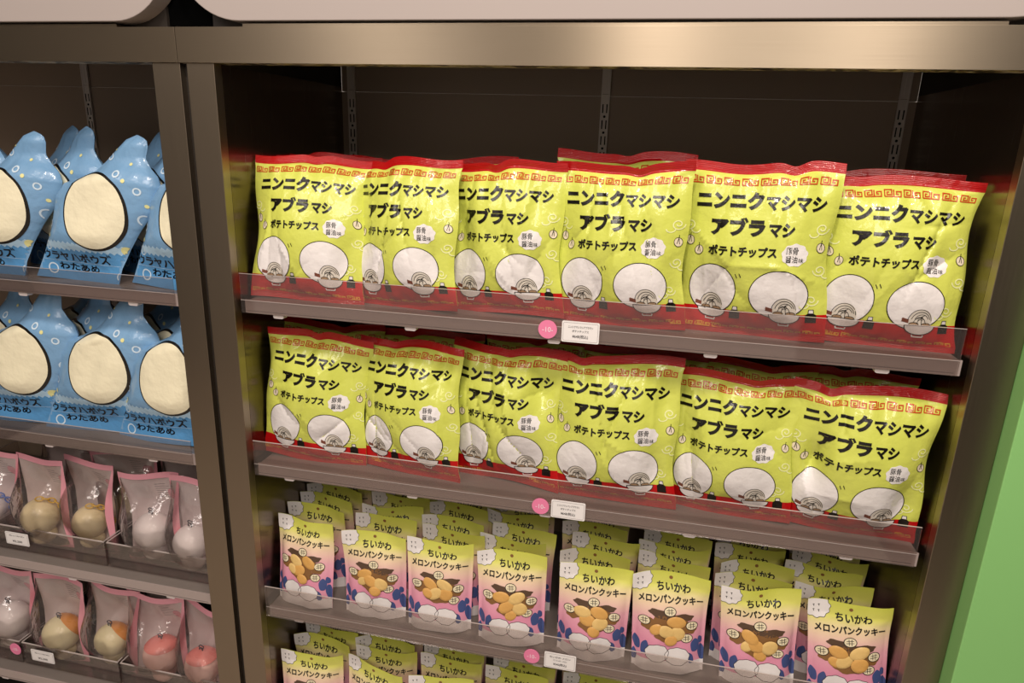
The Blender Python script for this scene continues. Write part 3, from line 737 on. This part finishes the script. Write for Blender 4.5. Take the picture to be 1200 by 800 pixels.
# ------------------------------------------------------------------ trays, shelves, tags
def tray(x0, x1, z, label):
    ACRYL = TRAYC
    o = empty('acrylic_tray', ((x0 + x1) / 2, .045, z)); tag(o, label, 'tray', 'clear trays holding the charm pouches'); w = (x1 - x0) / 2; t = .0022; h = .058
    MB().box(-w, w, 0, t, 0, h, ACRYL).box(-w, w, -.0004, t, h - .0014, h + .0004, ACRYL_E).build('front_panel', o)
    for s in (-1, 1):
        MB().box(s * w - (t if s > 0 else 0), s * w + (t if s < 0 else 0), t, .36, 0, h, ACRYL).box(s * w - (t if s > 0 else 0), s * w + (t if s < 0 else 0), t, .36, h, h + .0012, ACRYL_E).build('side_panel', o)
    MB().box(-w + t, w - t, t, .36, 0, .002, ACRYL).build('bottom', o)
for z, sh, cuts in ((Z3 + .004, 'upper', [(-1.0, -.682), (-.678, -.392), (-.386, -.118)]), (Z4 + .004, 'lower', [(-1.0, -.672), (-.666, -.405), (-.399, -.118)])):
    for i, (a, b) in enumerate(cuts):
        tray(a, b, z, 'clear acrylic tray on the %s charm shelf, %s' % (sh, ['at the left frame edge', 'between two dividers', 'beside the steel post'][i]))
def shelf(x0, x1, ztop, label, fence=.049, left=False):
    o = empty('display_shelf', ((x0 + x1) / 2, .017, ztop)); tag(o, label, 'shelf', 'steel shelves of the display cabinets'); w = (x1 - x0) / 2
    MB().box(-w, w, .003, .425, -.022, 0, SHELF, .001).box(-w + .01, w - .01, .05, .40, -.030, -.022, SHELF).build('board', o)
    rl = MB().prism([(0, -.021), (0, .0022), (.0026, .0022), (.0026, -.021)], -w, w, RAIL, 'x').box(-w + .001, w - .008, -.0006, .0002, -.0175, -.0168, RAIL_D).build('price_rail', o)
    if fence:
        MB().box(-w - .005, w - .005, -.0046, -.0026, -.020, fence, ACRYL).box(-w - .005, w - .005, -.0047, -.0025, fence - .0004, fence + .0002, ACRYL_E).box(-w - .005, w - .005, -.0048, -.0046, .0022, .003, ACRYL_E).build('front_guard', o)
    k = 5 if not left else 5
    for i in range(k):
        x = -w + .06 + (2 * w - .16) * i / (k - 1)
        MB().prism(rrect(.020, .008, .0035, 4, 0, -.0245), .006, .018, WLAB).build('rail_clip', o, (x, -.002, 0))
XR0, XR1 = .010, 1.1405
for z, l in ((Z1, 'top shelf of the right cabinet, carrying chip bags'), (Z2, 'second shelf of the right cabinet, carrying chip bags'), (Z3, 'third shelf of the right cabinet, carrying cookie pouches'), (Z4, 'lowest shelf of the right cabinet, carrying cookie pouches')):
    shelf(XR0, XR1, z, l)
for z, l, f in ((Z1, 'upper left cabinet shelf with blue candy bags', .03), (Z2, 'second left cabinet shelf with blue candy bags', .03), (Z3, 'left cabinet shelf with the upper row of clear trays', 0), (Z4, 'left cabinet shelf with the lower row of clear trays', 0)):
    shelf(-1.245, -.122, z, l, f, True)

CARD = mat('price card white', 'F2EFEE', .45, coat=.3); CINK2 = mat('price card ink', '3A3436', .6); BPINK = mat('badge pink', 'EE84AC', .5); BWHT = mat('badge white ink', 'F8DCE8', .5)
def flat_text(t, cx, cz, w, h, y, m, parent, bold=.02, name='printing'):
    V, F = text2d(t, bold)
    me = bpy.data.meshes.new(name); me.from_pydata([((a - .5) * w + cx, y, (b - .5) * h + cz) for a, b in V], [], F); me.materials.append(m)
    return link(name, me, parent)
def price_card(x, y, z, w, h, lines, price, label):
    o = MB().prism(rrect(w, h, .0025), 0, .0012, CARD, 'y').build('price_card', None, (x, y, z)); tag(o, label, 'price card', 'price cards on the shelf rails')
    fr = MB()
    m = fr.mi(BWHT)
    A = Art(w, h); pts = rrect(w * .92, h * .86, .002); A.stroke(pts + [pts[0]], .0004, CINK2, 0)
    me = bpy.data.meshes.new('border_line'); me.from_pydata([(a, -.0002, b) for a, b in A.V], [], A.F); me.materials.append(GTXT); link('border_line', me, o)
    for i, t in enumerate(lines): flat_text(t, 0, h * (.24 - .2 * i), w * (.66 - .22 * i), h * .12, -.0003, CINK2, o, .012)
    flat_text(price, 0, -h * .22, w * .42, h * .2, -.0003, CINK2, o, .012, 'price_printing')
def badge(x, y, z, r, label):
    n = 36; o = MB().prism([(r * math.cos(2 * math.pi * i / n), r * math.sin(2 * math.pi * i / n)) for i in range(n)], 0, .0012, BPINK, 'y').build('pink_badge', None, (x, y, z))
    tag(o, label, 'badge', 'round pink badges on the shelf rails')
    flat_text('-10-', 0, 0, r * 1.15, r * .55, -.0003, BWHT, o, .01)
price_card(.598, .0098, 1.3185, .059, .034, ['ニンニクマシマシアブラマシ', 'ポテトチップス'], '¥648(税込)', 'white price card reading 648 yen on the top shelf rail')
badge(.546, .0098, 1.319, .0150, 'round pink badge beside the price card on the top shelf')
price_card(.5955, .0098, 1.0055, .058, .033, ['ニンニクマシマシアブラマシ', 'ポテトチップス'], '¥648(税込)', 'white price card reading 648 yen on the second shelf rail')
badge(.548, .0098, 1.006, .0148, 'round pink badge beside the price card on the second shelf')
price_card(.5975, .0098, .6965, .058, .033, ['ちいかわ メロン', 'パンクッキー メロン'], '¥540(税込)', 'white price card reading 540 yen on the third shelf rail')
badge(.545, .0098, .697, .0148, 'round pink badge beside the price card on the third shelf')
price_card(-.614, .0405, .7310, .060, .030, ['ちいかわ'], '¥2,200', 'small white price card on the front of the upper clear tray')
price_card(-.607, .0405, .4210, .062, .030, ['ちいかわ'], '¥2,200', 'small white price card on the front of the lower clear tray')
badge(-.682, .0405, .426, .0150, 'round pink badge on the lower clear tray at the left')

# ------------------------------------------------------------------ the two cabinets
XC0, XC1, GX0, GX1, XPR = 0.0, 1.15, -.0605, -.0486, 1.2022
ZH0, ZH1, DB = 1.7052, 1.7569, .4475
def cabinet(xi0, xi1, xo0, xo1, label, name_up, fx0, fx1):
    """xi: inner clear width, xo: outer edges of the posts"""
    o = empty('display_cabinet', ((xi0 + xi1) / 2, 0, 0)); tag(o, label, 'cabinet', 'steel display cabinets'); cx = (xi0 + xi1) / 2
    MB().box(xo0 - cx, xi0 - cx, 0, .02, 0, ZH0, STEEL_V, .0008).build('side_post', o)
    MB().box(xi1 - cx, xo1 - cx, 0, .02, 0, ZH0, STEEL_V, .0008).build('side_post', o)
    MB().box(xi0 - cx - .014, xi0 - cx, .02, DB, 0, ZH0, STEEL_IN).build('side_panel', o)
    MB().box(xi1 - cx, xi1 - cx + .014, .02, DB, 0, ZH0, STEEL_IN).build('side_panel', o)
    MB().box(fx0 - cx, fx1 - cx, -.004, .03, ZH0, ZH1, STEEL, .0004).build('header_fascia', o)
    MB().box(xi0 - cx, xi1 - cx, DB, DB + .015, 0, 1.6955, BACK).box(xi0 - cx, xi1 - cx, DB + .001, DB + .015, 1.6965, 1.80, BACK).build('back_panel', o)
    MB().box(xi0 - cx, xi1 - cx, .03, DB, 1.80, 1.82, TOPB).box(xi0 - cx, xi1 - cx, .028, .032, ZH1 - .002, 1.80, TOPB).box(xi0-cx-.014, xi0-cx, .028, DB, ZH0, 1.80, TOPB).box(xi1-cx, xi1-cx+.014, .028, DB, ZH0, 1.80, TOPB).build('top_panel', o)
    MB().box(xo0 - cx + .01, xo1 - cx - .01, .05, .30, .0, .10, TOPB).build('plinth', o)
    for x in name_up:                                            # slotted uprights on the back panel
        u = MB().prism([(-.0085, 0), (-.0085, 1.70 - 1e-3), (.0085, 1.70 - 1e-3), (.0085, 0)], 0, .004, STEEL_UP, 'y')
        u.box(-.0085, .0085, 0, .004, 1.70, 1.80, STEEL_UP).box(-.0088, -.0062, -.0012, 0, 0, 1.80, STEEL_UP).box(.0062, .0088, -.0012, 0, 0, 1.80, STEEL_UP)
        u.box(-.0014, .0014, -.0008, 0, 1.705, 1.80, STEEL_UP)
        z = 1.672
        while z > 1.30:
            for s in (-1, 1): u.box(s * .0040 - .0012, s * .0040 + .0012, -.0003, .0, z - .0085, z + .0085, SLOT)
            u.prism([(.0026 * math.cos(a * .7854), z - .0155 + .0026 * math.sin(a * .7854)) for a in range(8)], -.0003, 0, SLOT, 'y')
            z -= .031
        u.build('slotted_upright', o, (x - cx, DB - .005, 0))
cabinet(XC0, XC1, GX1, XPR, 'right steel display cabinet holding the yellow chip bags and cookie pouches', (.0246, .575, 1.1254), -.0606, XPR)
cabinet(-1.255, -.1108, -1.305, GX0, 'left steel display cabinet holding the blue candy bags and clear pouches', (-1.2, -.651), -1.305, -.0614)
MB().box(GX0, GX1, .012, .03, 0, ZH0, TOPB).build('trim_1')
bpy.data.objects['trim_1']['kind'] = 'structure'

def sign(x0, x1, label, r0=.106):
    o = empty('sign_panel', ((x0 + x1) / 2, 0, 1.7648)); tag(o, label, 'sign panel', 'rounded panels above the cabinets'); w = (x1 - x0) / 2
    MB().prism(rrect(2 * w, .50, r0, 14, 0, .25), -.006, .03, SIGNP, 'y', .0012).build('face', o)
    MB().box(-w + r0 + .003, w - r0 + .0, -.002, .03, -.0078, -.0034, STEEL).build('mounting_strip', o)
sign(-.058 - 1.24, -.060, 'beige sign panel with rounded corners above the left cabinet')
sign(-.0525, 1.2055, 'beige sign panel with rounded corners above the right cabinet')
MB().box(-1.4, 2.2, .034, .05, ZH1 + .0005, 2.9, BLACK).build('wall_above'); bpy.data.objects['wall_above']['kind'] = 'structure'
# green wall beside the right cabinet
MB().box(XPR + .0006, 1.75, -.033, .55, 0, ZH1, GREEN, .0015).build('wall_right'); bpy.data.objects['wall_right']['kind'] = 'structure'
FLOOR = mat('floor tiles', 'C4B8AC', .35, bump=[(8, .05, .002, 2)])
DARKW = mat('added dark wall', '100E0D', .6)
MB().box(1.75, 1.85, -4.0, -.034, 0, 2.9, DARKW).build('wall_added_east'); bpy.data.objects['wall_added_east']['kind'] = 'structure'  # unseen, added to darken what the right post reflects
MB().box(-2.7, -2.6, -4.0, .03, 0, 2.9, DARKW).build('wall_added_west'); bpy.data.objects['wall_added_west']['kind'] = 'structure'  # unseen counterpart, added so the left fascia reflects less light
MB().box(-4, 4.5, -4.5, .6, -.05, 0, FLOOR).build('floor'); bpy.data.objects['floor']['kind'] = 'structure'

# ------------------------------------------------------------------ light
def area(name, loc, power, size, colr, target=None, spread=180, shape='DISK', sy=None):
    l = bpy.data.lights.new(name, 'AREA'); l.energy = power; l.shape = shape; l.size = size; l.color = colr; l.spread = rad(spread)
    if sy: l.size_y = sy
    o = bpy.data.objects.new(name, l); C.objects.link(o); o.location = loc
    d = Vector(target or (loc[0], loc[1], 0)) - Vector(loc); o.rotation_euler = d.to_track_quat('-Z', 'Y').to_euler()
    return o
WARM = (1, .87, .76)
area('ceiling_spot', (.62, -.95, 2.9), 15, .16, WARM, (.6, .1, 1.2))
area('ceiling_spot', (1.35, -1.15, 2.9), 12, .16, WARM, (1.0, .1, 1.2))
area('ceiling_spot', (-.35, -1.05, 2.9), 5, .16, WARM, (-.2, .1, 1.0))
area('added_fill', (1.2, -2.6, 2.9), 28, 1.0, (1, .9, .82), (.5, 0, .9))  # added soft fill, set far out to reach back panel and fascia
area('added_fill', (-.6, -2.0, 2.9), 16, 1.0, (1, .9, .84), (-.6, -1.0, 0))  # added fill, lights the floor so bounce lifts the lower left trays
w = bpy.data.worlds.new('world'); bpy.context.scene.world = w; w.use_nodes = True
w.node_tree.nodes['Background'].inputs[0].default_value = (.95, .80, .68, 1); w.node_tree.nodes['Background'].inputs[1].default_value = .46

# ------------------------------------------------------------------ camera
cam = bpy.data.cameras.new('camera'); co = bpy.data.objects.new('camera', cam); C.objects.link(co)
r = Vector((0.97643538, 0.21359405, 0.03084698)); u = Vector((-0.08874901, 0.26713296, 0.95956427)); f = Vector((-0.19671697, 0.93969014, -0.27979433))
co.matrix_world = Matrix(((r.x, u.x, -f.x, 0.7045257), (r.y, u.y, -f.y, -1.01865409), (r.z, u.z, -f.z, 1.59999917), (0, 0, 0, 1)))
cam.sensor_fit = 'HORIZONTAL'; cam.sensor_width = 36; cam.lens = 798.4164757 / 1200 * 36; cam.clip_start = .01
sc = bpy.context.scene; sc.camera = co
sc.view_settings.view_transform = 'Standard'; sc.view_settings.look = 'None'; sc.view_settings.gamma = 1; sc.view_settings.exposure = 0; sc.view_settings.use_curve_mapping = False
